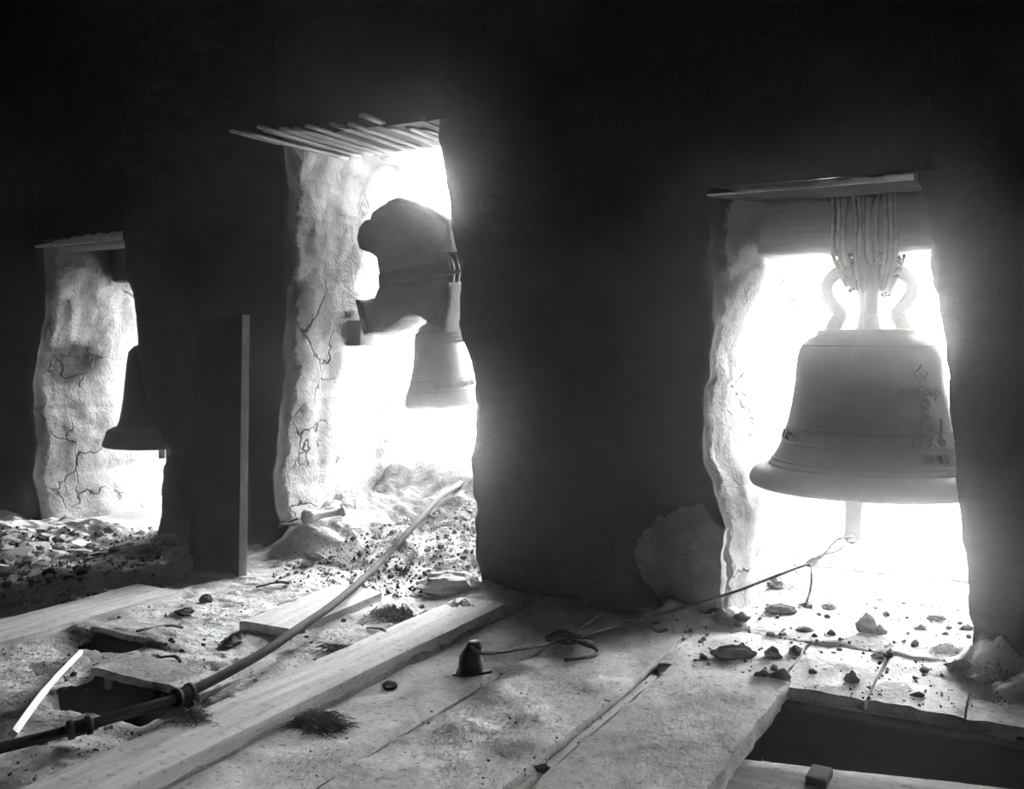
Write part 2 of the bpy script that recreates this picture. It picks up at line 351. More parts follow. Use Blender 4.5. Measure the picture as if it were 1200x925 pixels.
# ------------------------------------------------------------------ the floor: earth, dust and boards
MOUNDS = [  # x, y, radius, height: rubble banked against the piers
    (-1.17, -0.06, 0.13, 0.085), (-1.02, 0.05, 0.16, 0.06), (-0.12, -0.12, 0.20, 0.10), (-0.02, -0.28, 0.18, 0.09), (-0.62, 0.80, 0.3, 0.03),
    (-0.9, 0.62, 0.12, 0.06), (-0.28, 0.05, 0.16, 0.05)]
def height(x, y):
    n1 = fbm(x * 3.1, y * 3.1, 0.5, 4); n2 = fbm(x * 13, y * 13, 4.5, 3)
    if x > -1.735:
        base = -0.05 + 0.058 * sstep(-0.14, -0.07, y)
        if y > -0.1: base += 0.03 * n1 + 0.012 * n2 - 0.06 * sstep(0.9, 0.95, y)
        m = -1
        for mx, my, mr, mh in MOUNDS:
            q = math.hypot(x - mx, y - my) / mr
            if q < 1.6: m = max(m, mh * math.exp(-2.2 * q * q) * (1 + 1.2 * n2) - 0.012)
        return max(base, m)
    h = 0.02 + 0.03 * n1 + 0.018 * n2 + 0.012 * fbm(x * 34, y * 34, 2.2, 2)
    # bank of rubble rising through the middle opening up to its outer sill
    wx = sstep(-3.25, -3.0, x) * (1 - sstep(-1.98, -1.85, x))
    if y > -0.5 and wx > 0:
        rise = lerp_tab([(-0.45, 0.0), (-0.1, 0.02), (0.12, 0.09), (0.35, 0.14), (0.55, 0.20), (0.70, 0.27), (0.80, 0.355), (0.95, 0.37)], y)
        rise += 0.09 * math.exp(-((x + 2.93) / 0.17) ** 2) * sstep(-0.14, 0.04, y) * (1 - sstep(0.3, 0.6, y))
        rise -= 0.03 * sstep(-2.5, -2.05, x) * (1 - sstep(0.1, 0.5, y))
        q = math.hypot(x + 2.42, (y + 0.35) * 1.0) ; 
        h += wx * rise * (1 + 0.25 * n1)
        h += wx * 0.035 * sstep(-0.15, 0.1, y) * n2
    # rubble bed in front of the far opening and the trench beside the loose plank
    if x < -3.12:
        line = -3.6 + (y + 1.0) * 0.53
        up = sstep(line + 0.03, line - 0.03, x) if False else (1 - sstep(line - 0.02, line + 0.02, x))
        low = -0.075 + 0.03 * n1
        bed = 0.05 + 0.05 * n1 + 0.045 * n2
        bed = bed * (1 - sstep(0.05, 0.2, y)) + (0.0 + 0.012 * n1) * sstep(0.05, 0.2, y)
        hh = low * (1 - up) + bed * up
        k = (1 - sstep(-3.18, -3.12, x)) * (1 - sstep(-0.42, -0.30, y) * (1 - up))
        h = h * (1 - k) + hh * k
    # drifts close to the squared timber
    h += 0.012 * sstep(-2.25, -1.9, x) * (1 - sstep(-0.6, -0.3, y))
    # two gaps in the old boards
    for x0, x1, y0, y1, dp in ((-2.39, -2.0, -1.70, -1.50, 0.25), (-2.77, -2.53, -1.32, -1.215, 0.2)):
        wob = 0.02 * fbm(x * 9, y * 9, 8.1, 2)
        a = sstep(x0 - 0.01, x0 + 0.03, x) * (1 - sstep(x1 - 0.02, x1 + 0.01, x)) * (1 - sstep(y1 - 0.008, y1 + 0.004, y)) * sstep(y0 + wob, y0 + 0.13 + wob, y)
        h -= dp * a
        b = math.hypot((x - (x0 + x1) / 2) / 0.3, (y - y1 - 0.05) / 0.12)
        h += 0.035 * max(0.0, 1 - b * b) * (y > y1 - 0.004)
    return h
def ground_at(px, py):
    z = 0.0
    for _ in range(14):
        p = at_z(px, py, z); z = 0.5 * z + 0.5 * (max(height(p.x, p.y), 0.0) if p.x > -1.735 else height(p.x, p.y))
    p.z = z; return p
gx0, gx1, gy0, gy1, st = -5.3, 0.7, -2.55, T, 0.0135
nx, ny = int((gx1 - gx0) / st), int((gy1 - gy0) / st)
verts = []; faces = []
for j in range(ny + 1):
    y = gy0 + (gy1 - gy0) * j / ny
    for i in range(nx + 1):
        x = gx0 + (gx1 - gx0) * i / nx
        verts.append((x, y, height(x, y)))
wd_ = nx + 1
for j in range(ny):
    y = gy0 + (gy1 - gy0) * (j + .5) / ny
    for i in range(nx):
        x = gx0 + (gx1 - gx0) * (i + .5) / nx
        if x > -0.70 and y < -0.56: continue
        if (-2.405 < x < -2.01 and -1.63 < y < -1.47) or (-2.775 < x < -2.535 and -1.285 < y < -1.195): continue
        faces.append((j*wd_+i, j*wd_+i+1, (j+1)*wd_+i+1, (j+1)*wd_+i))
n0 = len(verts)                                       # outer skirt under the openings
for i in range(nx + 1):
    x = gx0 + (gx1 - gx0) * i / nx; verts.append((x, T + 0.0, -0.6))
for i in range(nx): faces.append((ny*wd_+i, ny*wd_+i+1, n0+i+1, n0+i))
floor = tag(mesh_obj('floor', verts, faces, M_DUST), 'loft floor of old boards buried in dust and crumbled adobe', kind='structure')
q = G(); q.box((-6.3, -6.0, -0.32), (-5.28, 0.3, -0.04)); q.box((-5.3, -6.0, -0.32), (-0.70, -2.53, -0.04)); q.box((-0.70, -6.0, -0.32), (2.3, -2.9, -0.04)); q.box((0.68, -2.9, -0.32), (2.3, 0.2, -0.03))
q.obj('rear_floor', M_DUST, floor, smooth=False)

def board(name, x0, x1, y0, y1, z1, th, m, parent, amp=0.004, seed=0, ragged=0.006, tilt=0.0, rot=0.0, lumps=0.0):
    """a plank lying along y with worn edges and an uneven top"""
    nu, nv = max(4, int((x1 - x0) / 0.022)), max(6, int((y1 - y0) / 0.025))
    cx, cy = (x0 + x1) / 2, (y0 + y1) / 2
    Rm = Matrix.Translation((cx, cy, z1)) @ Matrix.Rotation(rot, 4, 'Z') @ Matrix.Rotation(tilt, 4, 'X') @ Matrix.Translation((-cx, -cy, -z1))
    def top(u, v):
        x = x0 + (x1 - x0) * u; y = y0 + (y1 - y0) * v
        r = 0
        if u in (0, 1): r = -0.004
        z = z1 + amp * fbm(x * 5 + seed, y * 2.2, seed, 3) * 2 + r + lumps * max(0, fbm(x * 9, y * 6, seed + 4, 4))
        x += (u - .5) * 2 * ragged * fbm(seed, y * 15, 1.7, 4) * (abs(u - .5) > .49)
        y += (v - .5) * 2 * ragged * 2 * fbm(x * 9, seed, 2.7, 3) * (abs(v - .5) > .49)
        return Rm @ Vector((x, y, z))
    b = G(); b.grid(top, nu, nv)
    w = nu + 1; ring = [i for i in range(nu)] + [j * w + nu for j in range(nv)] + [nv * w + nu - i for i in range(nu)] + [(nv - j) * w for j in range(nv)]
    n = len(b.v)
    for k, i in enumerate(ring):
        p = b.v[i]; b.v.append(Vector((p.x, p.y, p.z - th + 0.004 * noise.noise((p.x * 9, p.y * 9, 3)))))
    for k in range(len(ring)):
        k2 = (k + 1) % len(ring); b.f.append((ring[k2], ring[k], n + k, n + k2))
    b.f.append(tuple(range(n, n + len(ring)))[::-1])
    o = b.obj(name, m, parent)
    me = o.data
    e = o.modifiers.new('edges', 'EDGE_SPLIT'); e.split_angle = radians(50)
    return o
# floorboards running towards the wall, in the order they lie from the squared timber
board('floorboard', -1.73, -1.445, -2.6, -0.02, 0.0, 0.03, M_BOARD, floor, seed=1.0, lumps=0.022)
board('floorboard', -1.437, -1.078, -2.6, -0.06, 0.0, 0.03, M_BOARD, floor, seed=2.0, lumps=0.04)
board('floorboard', -1.07, -0.70, -0.50, -0.07, 0.0, 0.03, M_BOARD, floor, seed=3.0, lumps=0.026)
board('floorboard', -0.692, -0.452, -0.525, -0.085, 0.0, 0.028, M_BOARD, floor, seed=4.0, lumps=0.026)
board('floorboard', -0.443, -0.20, -0.53, -0.085, 0.0, 0.028, M_BOARD, floor, seed=5.0, lumps=0.026)
board('floorboard', -0.192, 0.06, -0.54, -0.08, 0.0, 0.028, M_BOARD, floor, seed=6.0, lumps=0.026)
board('floorboard', 0.068, 0.33, -0.54, -0.08, 0.0, 0.028, M_BOARD, floor, seed=7.0)
board('floorboard', 0.338, 0.66, -0.54, -0.08, 0.0, 0.028, M_BOARD, floor, seed=8.0)
# joist that closes the open bay, and the ceiling boards seen through it
q = G(); q.box((-0.72, -0.60, -0.20), (0.72, -0.535, -0.032)); bevel(tag(q.obj('floor_joist', M_DARKWOOD, floor, smooth=False), 'dark joist at the end of the open bay'), 0.006)
q = G(); q.box((-0.80, -0.60, -0.20), (-0.70, -0.535, -0.06)); 
q = G(); q.box((-0.80, -2.9, -0.20), (-0.72, -0.60, -0.06)); q.obj('floor_joist', M_DARKWOOD, floor, smooth=False)
for k, (a, b) in enumerate(((-0.80, -0.52), (-0.515, -0.20), (-0.195, 0.12), (0.125, 0.42), (0.425, 0.72))):
    board('ceiling_board', a, b, -2.9, -0.56, -0.205, 0.02, M_BOARD, floor, seed=20 + k)
pc_ = at_z(961, 905, -0.04); q = G(); q.box((pc_.x - .025, pc_.y - .05, -0.20), (pc_.x + .025, pc_.y + .03, -0.035)); bevel(q.obj('wood_cleat', M_DARKWOOD, floor, smooth=False), .004)

fa_, fb_ = at_z(862, 889, -0.055), at_z(1215, 928, -0.055); near = Vector((0.10, -0.5, 0))
q = G()
def cross(u, v):
    p = fa_.lerp(fb_, u * 1.5 - 0.15) + near * v
    return (p.x, p.y + 0.008 * fbm(p.x * 14, 2, 3, 3) * (v == 0), p.z + 0.006 * fbm(p.x * 6, p.y * 6, 9, 3))
q.grid(cross, 40, 10, flip=True); o = q.obj('cross_board', M_GREYBOARD); sm = o.modifiers.new('thick', 'SOLIDIFY'); sm.thickness = 0.03; sm.offset = -1
tag(o, 'pale board lying across the open gap below the floor', 'board')
wide = tag(board('wide_plank', -1.015, -0.667, -2.6, -0.505, 0.008, 0.05, M_BOARD, None, amp=0.003, seed=11, ragged=0.014, lumps=0.012), 'wide thick dusty plank bordering the open gap in the floor', 'plank')
strip = tag(board('wood_strip', -1.052, -1.028, -2.6, -0.62, -0.002, 0.03, M_PLANK, None, amp=0.002, seed=12, ragged=0.006), 'narrow batten lying in the slot beside the wide plank', 'batten')
timber = tag(board('squared_timber', -1.935, -1.742, -2.6, -0.27, 0.045, 0.065, M_PLANK, None, amp=0.002, seed=13, ragged=0.003), 'long squared timber lying on the floor and ending at the middle pier', 'timber')
loose = tag(board('loose_plank', -3.165, -2.925, -2.5, -0.72, 0.045, 0.035, M_PLANK, None, amp=0.003, seed=14, ragged=0.01), 'loose plank beside the rubble bed below the black bell', 'plank')
buried = tag(board('buried_board', -2.41, -2.18, -0.92, -0.42, 0.06, 0.03, M_PLANK, None, amp=0.002, seed=15, ragged=0.006, tilt=0.03), 'short board half buried in earth under the bent pole', 'board')
tag(board('gap_board', -2.42, -1.985, -1.505, -1.36, 0.062, 0.022, M_DUST, None, amp=0.004, seed=31, ragged=0.01), 'dust-covered board end overhanging the larger gap in the earth', 'board')
tag(board('gap_board', -2.79, -2.515, -1.22, -1.10, 0.056, 0.02, M_DUST, None, amp=0.004, seed=32, ragged=0.01), 'dust-covered board end overhanging the smaller gap near the white lath', 'board')
q = G(); q.tube(spline([ground_at(15, 866) + Vector((0, 0, .012)), ground_at(55, 815) + Vector((0, 0, .02)), ground_at(96, 769) + Vector((0, 0, .015))], 6), [0.013] * 6 + [0.011] * 6 + [0.004], 4)
tag(q.obj('white_lath', M_WHITE, smooth=False), 'thin bright white lath lying near the gap in the earth', 'lath')

# ------------------------------------------------------------------ lintels
def lintel_board(name, tab, label, th, depth, m=M_EDGE):
    (xa, ya), (xb, yb) = tab
    a = at_y(xa, ya, -0.03); b = at_y(xb, yb, -0.03)
    q = G(); n = 40
    for k in range(2): pass
    def fn_(side):
        def f(u, v):
            p = a.lerp(b, u); jag = 0.012 * fbm(u * 9, side * 3, 2, 3)
            tz = th * (0.35 + 0.65 * sstep(0, 0.6, u)) * (0.9 + 0.5 * fbm(u * 14, 1, side, 3))
            prof = [(depth, 0), (-0.0, 0), (-0.004, 0.25), (-0.002, 0.8), (0.0, 1), (depth, 1)][int(round(v * 5))]
            return (p.x, p.y + prof[0] + jag * (prof[0] < 0.1), p.z - 0.003 + tz * prof[1])
        return f
    q.grid(fn_(1), n, 5)
    o = q.obj(name, [m, M_SHADEWOOD])
    for p in o.data.polygons: p.material_index = 1 if p.index // n in (0, 4) else 0  # underside takes the painted shade, front edge the pale bounce-light tone
    return tag(o, label, 'lintel')
lintel_board('lintel_board', ((829, 229), (1071, 210)), 'splintered lintel board over the opening of the large bell', 0.024, 0.26)
lintel_board('lintel_board', ((42, 290), (144, 281)), 'splintered lintel board over the opening of the black bell', 0.05, 0.26)
lt = thing('lath_lintel', 'row of split laths jutting out above the middle opening', 'lintel', (-2.6, 0.0, 1.88))
tips = [(271, 155, 1.895), (284, 157, 1.885), (303, 150, 1.905), (310, 154, 1.90), (330, 152, 1.90), (345, 152, 1.90), (360, 149, 1.905), (388, 147, 1.905), (398, 150, 1.90), (410, 147, 1.905), (424, 136, 1.925), (455, 150, 1.90), (478, 150, 1.90), (495, 152, 1.90)]
rl = random.Random(3)
for k, (px, py, z) in enumerate(tips):
    p = at_z(px, py, z); w = rl.uniform(0.008, 0.019)
    e = Vector((p.x + rl.uniform(-0.02, 0.02), 0.42, 1.885 + rl.uniform(0, 0.01)))
    q = G(); n = 8
    q.grid(lambda u, v: (p.lerp(e, v).x + (u - .5) * 2 * w * (1 if u in (0, 1) else .7) + 0.006 * fbm(v * 6, k, u, 2), p.lerp(e, v).y, p.lerp(e, v).z + 0.004 * fbm(v * 8, k * 3.1, u * 2, 2)), 3, n, flip=True)
    o = q.obj('lath', M_LATH, lt)
    s = o.modifiers.new('thick', 'SOLIDIFY'); s.thickness = 0.012; s.offset = -1
for k in range(4):
    q = G(); q.box((-3.12 + .215 * k, -0.035 + .01 * (k % 2), 1.908), (-2.915 + .215 * k, 0.45, 1.93)); q.obj('backing_board', M_SHADEWOOD, lt, smooth=False)
# ------------------------------------------------------------------ bells
def catmull_prof(pr, n=5):
    return [(p.x, p.y) for p in spline([(r, z, 0) for r, z in pr], n)]
def wrap_text(body, size, cx, cy, zc, rfun, phi0, extrude, name, mat_, parent, spacing=1.0):
    step = size * 0.62 * spacing
    for k, ch in enumerate(body):
        if ch != ' ': wrap_letter(ch, size, cx, cy, zc, rfun, phi0 + (k - (len(body) - 1) / 2) * step / rfun(zc), extrude, name, mat_, parent)
def wrap_letter(body, size, cx, cy, zc, rfun, phi0, extrude, name, mat_, parent, spacing=1.0):
    cu = bpy.data.curves.new(name, 'FONT'); cu.body = body; cu.size = size; cu.align_x = 'CENTER'; cu.align_y = 'CENTER'; cu.extrude = extrude; cu.space_character = spacing
    cu.resolution_u = 3
    tmp = bpy.data.objects.new(name + '_t', cu); COL.objects.link(tmp)
    me = bpy.data.meshes.new_from_object(tmp)
    bpy.data.objects.remove(tmp)
    for v in me.vertices:
        z = zc + v.co.y; r = rfun(z); a = phi0 + v.co.x / r
        rr = r + v.co.z + extrude * 0.6
        v.co = (cx + rr * cos(a), cy + rr * sin(a), z)
    me.name = name; me.materials.append(mat_)
    return link(bpy.data.objects.new(name, me), parent)

# --- the large bell
BC = at_y(1018, 400, 0.35); bx, by = BC.x, 0.35
bell = thing('church_bell', 'large pale bronze bell with cross and date relief, hung from a beam', 'bell', (bx, by, 0.47))
PROF = [(0.0, 1.045), (0.10, 1.045), (0.172, 1.042), (0.18, 1.036), (0.18, 1.026), (0.184, 1.022), (0.210, 1.008), (0.236, 0.982), (0.248, 0.95), (0.254, 0.90), (0.259, 0.85), (0.270, 0.775), (0.283, 0.71), (0.296, 0.66), (0.316, 0.61), (0.334, 0.577), (0.346, 0.560)]
LIP = [(0.346, 0.560), (0.352, 0.557), (0.352, 0.548), (0.37, 0.545), (0.393, 0.538), (0.412, 0.524), (0.421, 0.505), (0.422, 0.490), (0.416, 0.478), (0.404, 0.472), (0.385, 0.473), (0.36, 0.50), (0.33, 0.56), (0.29, 0.65), (0.262, 0.74), (0.24, 0.86), (0.225, 0.95), (0.18, 1.0), (0.10, 1.015), (0.0, 1.015)]
OUT = PROF[:5] + catmull_prof(PROF[5:], 4)
q = G(); q.lathe((OUT + LIP[1:])[::-1], (bx, by, 0), 96); body = q.obj('bell_body', M_BRONZE, bell)
es = body.modifiers.new('es', 'EDGE_SPLIT'); es.split_angle = radians(55)
rtab = sorted((z, r) for r, z in OUT[5:])
R1 = lambda z: lerp_tab(rtab, z)
def ring(name, c, r, z, tk, parent, m, seg=96):
    q = G(); q.tube([(c[0] + r * cos(2*pi*k/seg), c[1] + r * sin(2*pi*k/seg), z) for k in range(seg)], tk, 6, closed=True)
    return q.obj(name, m, parent)
for z in (0.690, 0.683, 0.634): ring('moulding_ring', (bx, by), R1(z) - 0.001, z, 0.0035, bell, M_BRONZE)
ring('moulding_ring', (bx, by), R1(0.572) - 0.001, 0.572, 0.006, bell, M_BRONZE)
ring('moulding_ring', (bx, by), R1(0.985), 0.985, 0.003, bell, M_BRONZE)
phc = math.atan2(-D - by, -bx)
wrap_text('IHNRC   O   IV  XI   A', 0.045, bx, by, 0.659, R1, phc - 0.05, 0.004, 'raised_letter', M_BRONZE, bell, 1.5)
wrap_text('1781', 0.042, bx, by, 0.603, R1, phc + radians(42), 0.0045, 'date_numeral', M_BRONZE, bell, 1.15)
# ornate cross: rings and scrolls in relief
q = G(); pc = phc + radians(41)
def surf(dx, z, off=0.003):
    r = R1(z); a = pc + dx / r; return Vector((bx + (r + off) * cos(a), by + (r + off) * sin(a), z))
def rosette(dx, z, rad, tk=0.0035):
    q.tube([surf(dx + rad * cos(2*pi*k/14), z + rad * sin(2*pi*k/14)) for k in range(14)], tk, 5, closed=True)
    q.tube([surf(dx - rad * .3, z), surf(dx + rad * .3, z)], tk * 1.2, 5)
def scroll(pts, tk=0.0035): q.tube([surf(x, z) for x, z, _ in [tuple(p) for p in spline([(a, b, 0) for a, b in pts], 5)]], tk, 5)
for z in (0.875, 0.80, 0.775, 0.745): rosette(0, z, 0.014)
for dx in (-0.055, -0.028, 0.028, 0.055): rosette(dx, 0.825, 0.013)
rosette(0, 0.828, 0.019)
for s in (-1, 1):
    scroll([(s*0.012, 0.87), (s*0.026, 0.89), (s*0.008, 0.905), (0, 0.92)])
    scroll([(s*0.07, 0.84), (s*0.086, 0.825), (s*0.07, 0.81), (s*0.05, 0.80)])
    scroll([(s*0.008, 0.735), (s*0.028, 0.715), (s*0.035, 0.70), (s*0.055, 0.69), (s*0.065, 0.705), (s*0.075, 0.735)])
    scroll([(s*0.02, 0.80), (s*0.024, 0.78), (s*0.012, 0.76), (s*0.024, 0.74)])
    scroll([(s*0.06, 0.68), (s*0.035, 0.66), (s*0.06, 0.645), (s*0.072, 0.66), (s*0.055, 0.668)])
rosette(0, 0.70, 0.02); rosette(-0.03, 0.685, 0.014); rosette(0.03, 0.685, 0.014)
q.obj('cross_relief', M_BRONZE, bell)
# crown of the bell: a centre post with four ear-shaped loops
q = G(); q.lathe([(0.0, 1.03), (0.052, 1.03), (0.040, 1.06), (0.034, 1.12), (0.034, 1.20), (0.05, 1.24), (0.05, 1.29), (0.0, 1.29)][::-1], (bx, by, 0), 20); q.obj('crown_post', M_BRONZE, bell)
LOOP = [(0.128, 1.03), (0.112, 1.07), (0.098, 1.10), (0.125, 1.135), (0.144, 1.175), (0.140, 1.215), (0.115, 1.245), (0.08, 1.258), (0.02, 1.262)]
for k in range(4):
    a = phc + pi / 2 + k * pi / 2 + radians(4)
    pts = [(bx + p.x * cos(a), by + p.x * sin(a), p.y) for p in spline([(r, z, 0) for r, z in LOOP], 5)]
    n = len(pts); q = G(); q.tube(pts, [0.030 - 0.006 * sin(pi * i / (n - 1)) for i in range(n)], 10); q.obj('crown_loop', M_BRONZE, bell)
# clapper: flat iron tongue hanging below the lip, with an eye at its tip
cl = at_y(1001, 400, by - 0.02)
q = G(); q.tube([(cl.x + 0.012, by, 1.0), (cl.x + 0.01, by, 0.62)], 0.018, 10); q.lathe([(0, .58), (.05, .59), (.062, .63), (.05, .67), (0, .69)], (cl.x + .008, by, 0), 20)
q2 = G(); n = 12
def tongue(u, v):
    k = int(round(u * 4)); w = 0.038 - 0.012 * v; dep = 0.014
    cxn = [(-w, -dep), (w, -dep), (w, dep), (-w, dep), (-w, -dep)][k]
    return (cl.x + 0.006 - 0.014 * v + cxn[0], by + cxn[1], 0.62 - 0.345 * v)
q2.grid(tongue, 4, n)
clap = q.obj('clapper', M_IRON, bell); q2.obj('clapper_tongue', M_BRONZE, clap, smooth=False)
q = G(); ex, ez = cl.x - 0.012, 0.285
q.tube([(ex + 0.022 * cos(2*pi*k/16), by - 0.012, ez + 0.022 * sin(2*pi*k/16)) for k in range(16)], 0.007, 6, closed=True); q.obj('clapper_eye', M_BRONZE, clap)
# beam and lashing
q = G(); bz0, bz1 = 1.315, 1.53
def beamfn(z0, z1, y0, y1, xa, xb, sd):
    def f(u, v):
        k = int(round(v * 12)) % 12
        yc, zc, ry, rz = (y0+y1)/2, (z0+z1)/2, (y1-y0)/2, (z1-z0)/2
        a = 2*pi*(k+.5)/12; c, s = cos(a), sin(a)
        p = 0.35
        return (xa + (xb - xa) * u, yc + ry * math.copysign(abs(c)**p, c) + 0.008 * fbm(u*5, k*.0+sd, c, 2), zc + rz * math.copysign(abs(s)**p, s) + 0.014 * fbm(u * 3, sd, s, 3))
    return f
q.grid(beamfn(bz0, bz1, 0.24, 0.46, -1.02, -0.03, 1.0), 30, 12, flip=False)
q.f.append(tuple(len(q.v) - 31 - 31 * k for k in range(12)) if False else (0, 31, 62, 93, 124, 155, 186, 217, 248, 279, 310, 341)); q.f.append((30, 61, 92, 123, 154, 185, 216, 247, 278, 309, 340, 371)[::-1])
tag(q.obj('bell_beam', M_BEAM), 'heavy timber beam carrying the large bell under its lintel', 'beam')
lash = thing('rawhide_lashing', 'bundle of rawhide thongs binding the large bell to its beam', 'lashing', (bx, by, 1.25))
rl = random.Random(5)
for k in range(13):
    x = bx + (k - 6) * 0.0175; j = rl.uniform(-.01, .01); low = 1.19 + rl.uniform(-.015, .015); hw = (bx - x) * 0.35
    o_ = 0.008 + 0.006 * (k % 3)
    pts = [(x + hw, by - .045, low), (x + j, 0.235 - o_, 1.31), (x + j * 1.5, 0.228 - o_, 1.42), (x, 0.25, 1.545), (x, 0.35, 1.552), (x, 0.45, 1.545), (x - j, 0.475, 1.42), (x, 0.47, 1.31), (x + hw, by + .045, low), (x + hw, by, low - 0.012)]
    q = G(); q.tube(spline(pts, 5), 0.0085, 6, closed=False); q.obj('thong', M_HIDE, lash)
for k in range(6):
    pts = []; zz = 1.232 + k * 0.014
    for i in range(24):
        a = 2*pi*i/24; pts.append((bx + (0.095 + .01 * (k % 2)) * cos(a), by + 0.075 * sin(a), zz + 0.012 * sin(a * 2 + k)))
    q = G(); q.tube(pts, 0.010, 6, closed=True); q.obj('thong', M_HIDE, lash)

# --- the small tilted bell in the middle opening
MC = at_y(512.5, 430, 0.55); mx_, my_ = MC.x, 0.55
sb = thing('church_bell', 'small dusty bell hanging from a carved wooden yoke', 'bell', (mx_, my_, 0.69))
TM = Matrix.Translation((mx_, my_, 1.09)) @ Matrix.Rotation(radians(-3.5), 4, (0, 1, 0)) @ Matrix.Rotation(radians(2), 4, 'X')
SP = [(0.0, 0.0), (0.055, -0.004), (0.085, -0.018), (0.100, -0.040), (0.112, -0.052), (0.116, -0.075), (0.121, -0.13), (0.130, -0.19), (0.143, -0.25), (0.158, -0.30), (0.166, -0.325), (0.172, -0.335), (0.179, -0.36), (0.181, -0.385), (0.174, -0.398), (0.160, -0.398), (0.14, -0.34), (0.12, -0.24), (0.105, -0.1), (0.06, -0.03), (0.0, -0.025)]
q = G(); q.lathe(catmull_prof(SP, 3)[::-1], (0, 0, 0), 64, TM); q.obj('bell_body', M_BRONZE2, sb)
st_ = sorted((z, r) for r, z in SP[3:13])
def ring2(z, tk):
    r = lerp_tab(st_, z); q = G(); q.tube([TM @ Vector((r * cos(2*pi*k/64), r * sin(2*pi*k/64), z)) for k in range(64)], tk, 6, closed=True); q.obj('moulding_ring', M_BRONZE2, sb)
ring2(-0.05, 0.004); ring2(-0.325, 0.004); ring2(-0.27, 0.0025)
ph2 = math.atan2(-D - my_, -mx_)
q = G()
for row, zz, n in ((0, -0.078, 18), (1, -0.095, 15)):
    for k in range(n):
        a = ph2 + radians(-20 + 110 * k / n); r = lerp_tab(st_, zz)
        c = Vector((r * cos(a), r * sin(a), zz)); rad = 0.010 if k % 3 else 0.015
        t = Vector((-sin(a), cos(a), 0))
        q.tube([TM @ (c + Vector((cos(a), sin(a), 0)) * .002 + t * rad * cos(2*pi*i/8) + Vector((0, 0, rad * .8 * sin(2*pi*i/8)))) for i in range(8)], 0.003, 4, closed=True)
q.obj('rosette_band', M_BRONZE2, sb)
q = G()
for k in range(11):
    a = ph2 + radians(-10 + 95 * k / 11); zz = -0.298; r = lerp_tab(st_, zz); t = Vector((-sin(a), cos(a), 0)); o = Vector((cos(a), sin(a), 0))
    c = o * (r + .001) + Vector((0, 0, zz)); h = 0.014
    q.tube([TM @ (c - t * .008 - Vector((0, 0, h))), TM @ (c - t * (.008 if k % 2 else 0) + Vector((0, 0, h)))], 0.003, 4)
    q.tube([TM @ (c + t * .008 - Vector((0, 0, h))), TM @ (c + t * (.008 if k % 3 else 0) + Vector((0, 0, h)))], 0.003, 4)
q.obj('raised_letters', M_BRONZE2, sb)
q = G()
for s in (-1, 1): q.tube(spline([TM @ Vector((s * .05, 0, -.01)), TM @ Vector((s * .035, 0, .03)), TM @ Vector((0, 0, .06))], 5), 0.015, 8)
q.obj('crown_loop', M_BRONZE2, sb)
# yoke
yk = thing('bell_yoke', 'carved wooden headstock of the small bell with iron strap', 'yoke', (mx_, my_, 1.05))
def sculpt(outline, Y0, Y1, amp, sd, round_=0.03):
    """solid block cut to an outline in the wall plane, with rounded rims"""
    Ym = (Y0 + Y1) / 2
    pts = [at_y(x, y, Ym) for x, y in outline]
    dense = []
    n = len(pts)
    for i in range(n):
        a, b = pts[i], pts[(i+1) % n]
        for k in range(3): dense.append(a.lerp(b, k / 3))
    pts = dense; n = len(pts)
    c = sum(pts, Vector()) / n
    rings = [(Y0, 0.86), (Y0 + round_ * .3, 0.95), (Y0 + round_, 1.0), (Ym, 1.0), (Y1 - round_, 1.0), (Y1 - round_ * .3, 0.95), (Y1, 0.86)]
    v = []; f = []
    for Y, s in rings:
        for p in pts:
            w = c.lerp(p, s)
            v.append(Vector((w.x + amp * fbm(w.x*9, Y*9, w.z*9+sd, 3), Y + amp * fbm(w.z*8, w.x*8, sd, 3), w.z + amp * fbm(w.z*9+3, Y*9, w.x*9, 3))))
    for r in range(len(rings) - 1):
        for i in range(n):
            j = (i + 1) % n; f.append((r*n+i, r*n+j, (r+1)*n+j, (r+1)*n+i))
    f.append(tuple(range(n))[::-1]); f.append(tuple(range((len(rings)-1)*n, len(rings)*n)))
    return v, f
q = G()
q.add(*sculpt([(437,282),(438,270),(444,262),(452,259),(455,250),(464,243),(474,239),(486,237),(505,240),(522,248),(540,262),(545,285),(545,305),(520,318),(500,322),(480,326),(462,326),(459,306),(452,299),(441,293)], 0.42, 0.70, 0.02, 1))
q.obj('yoke_block', M_YOKE, yk)
q = G(); q.add(*sculpt([(462,322),(480,318),(515,315),(540,306),(545,340),(541,390),(529,384),(518,375),(505,371),(492,373),(480,384),(470,388),(455,380),(452,360),(459,345),(463,336)], 0.40, 0.70, 0.018, 4))
q.obj('yoke_neck', M_YOKE, yk)
q = G(); q.add(*sculpt([(438,354),(450,351),(470,348),(486,350),(488,376),(478,386),(462,389),(446,391)], 0.43, 0.66, 0.008, 6, 0.015)); q.obj('yoke_arm', M_YOKE, yk)
q = G(); q.add(*sculpt([(434,352),(440,353),(449,391),(444,393)], 0.42, 0.67, 0.002, 7, 0.008)); q.obj('end_plate', M_IRON, yk, smooth=False)
q = G(); a = at_y(459, 331, 0.40); b = at_y(541, 318, 0.40)
q.tube(spline([(a.x, 0.55, a.z), (a.x - .01, 0.40, a.z), ((a.x + b.x)/2, 0.385, (a.z + b.z)/2 - .004), (b.x, 0.40, b.z), (b.x, 0.60, b.z), ((a.x + b.x)/2, 0.72, (a.z+b.z)/2), (a.x - .01, .70, a.z), (a.x - .005, .56, a.z)], 6), 0.009, 6); q.obj('strap', M_HIDE, yk)
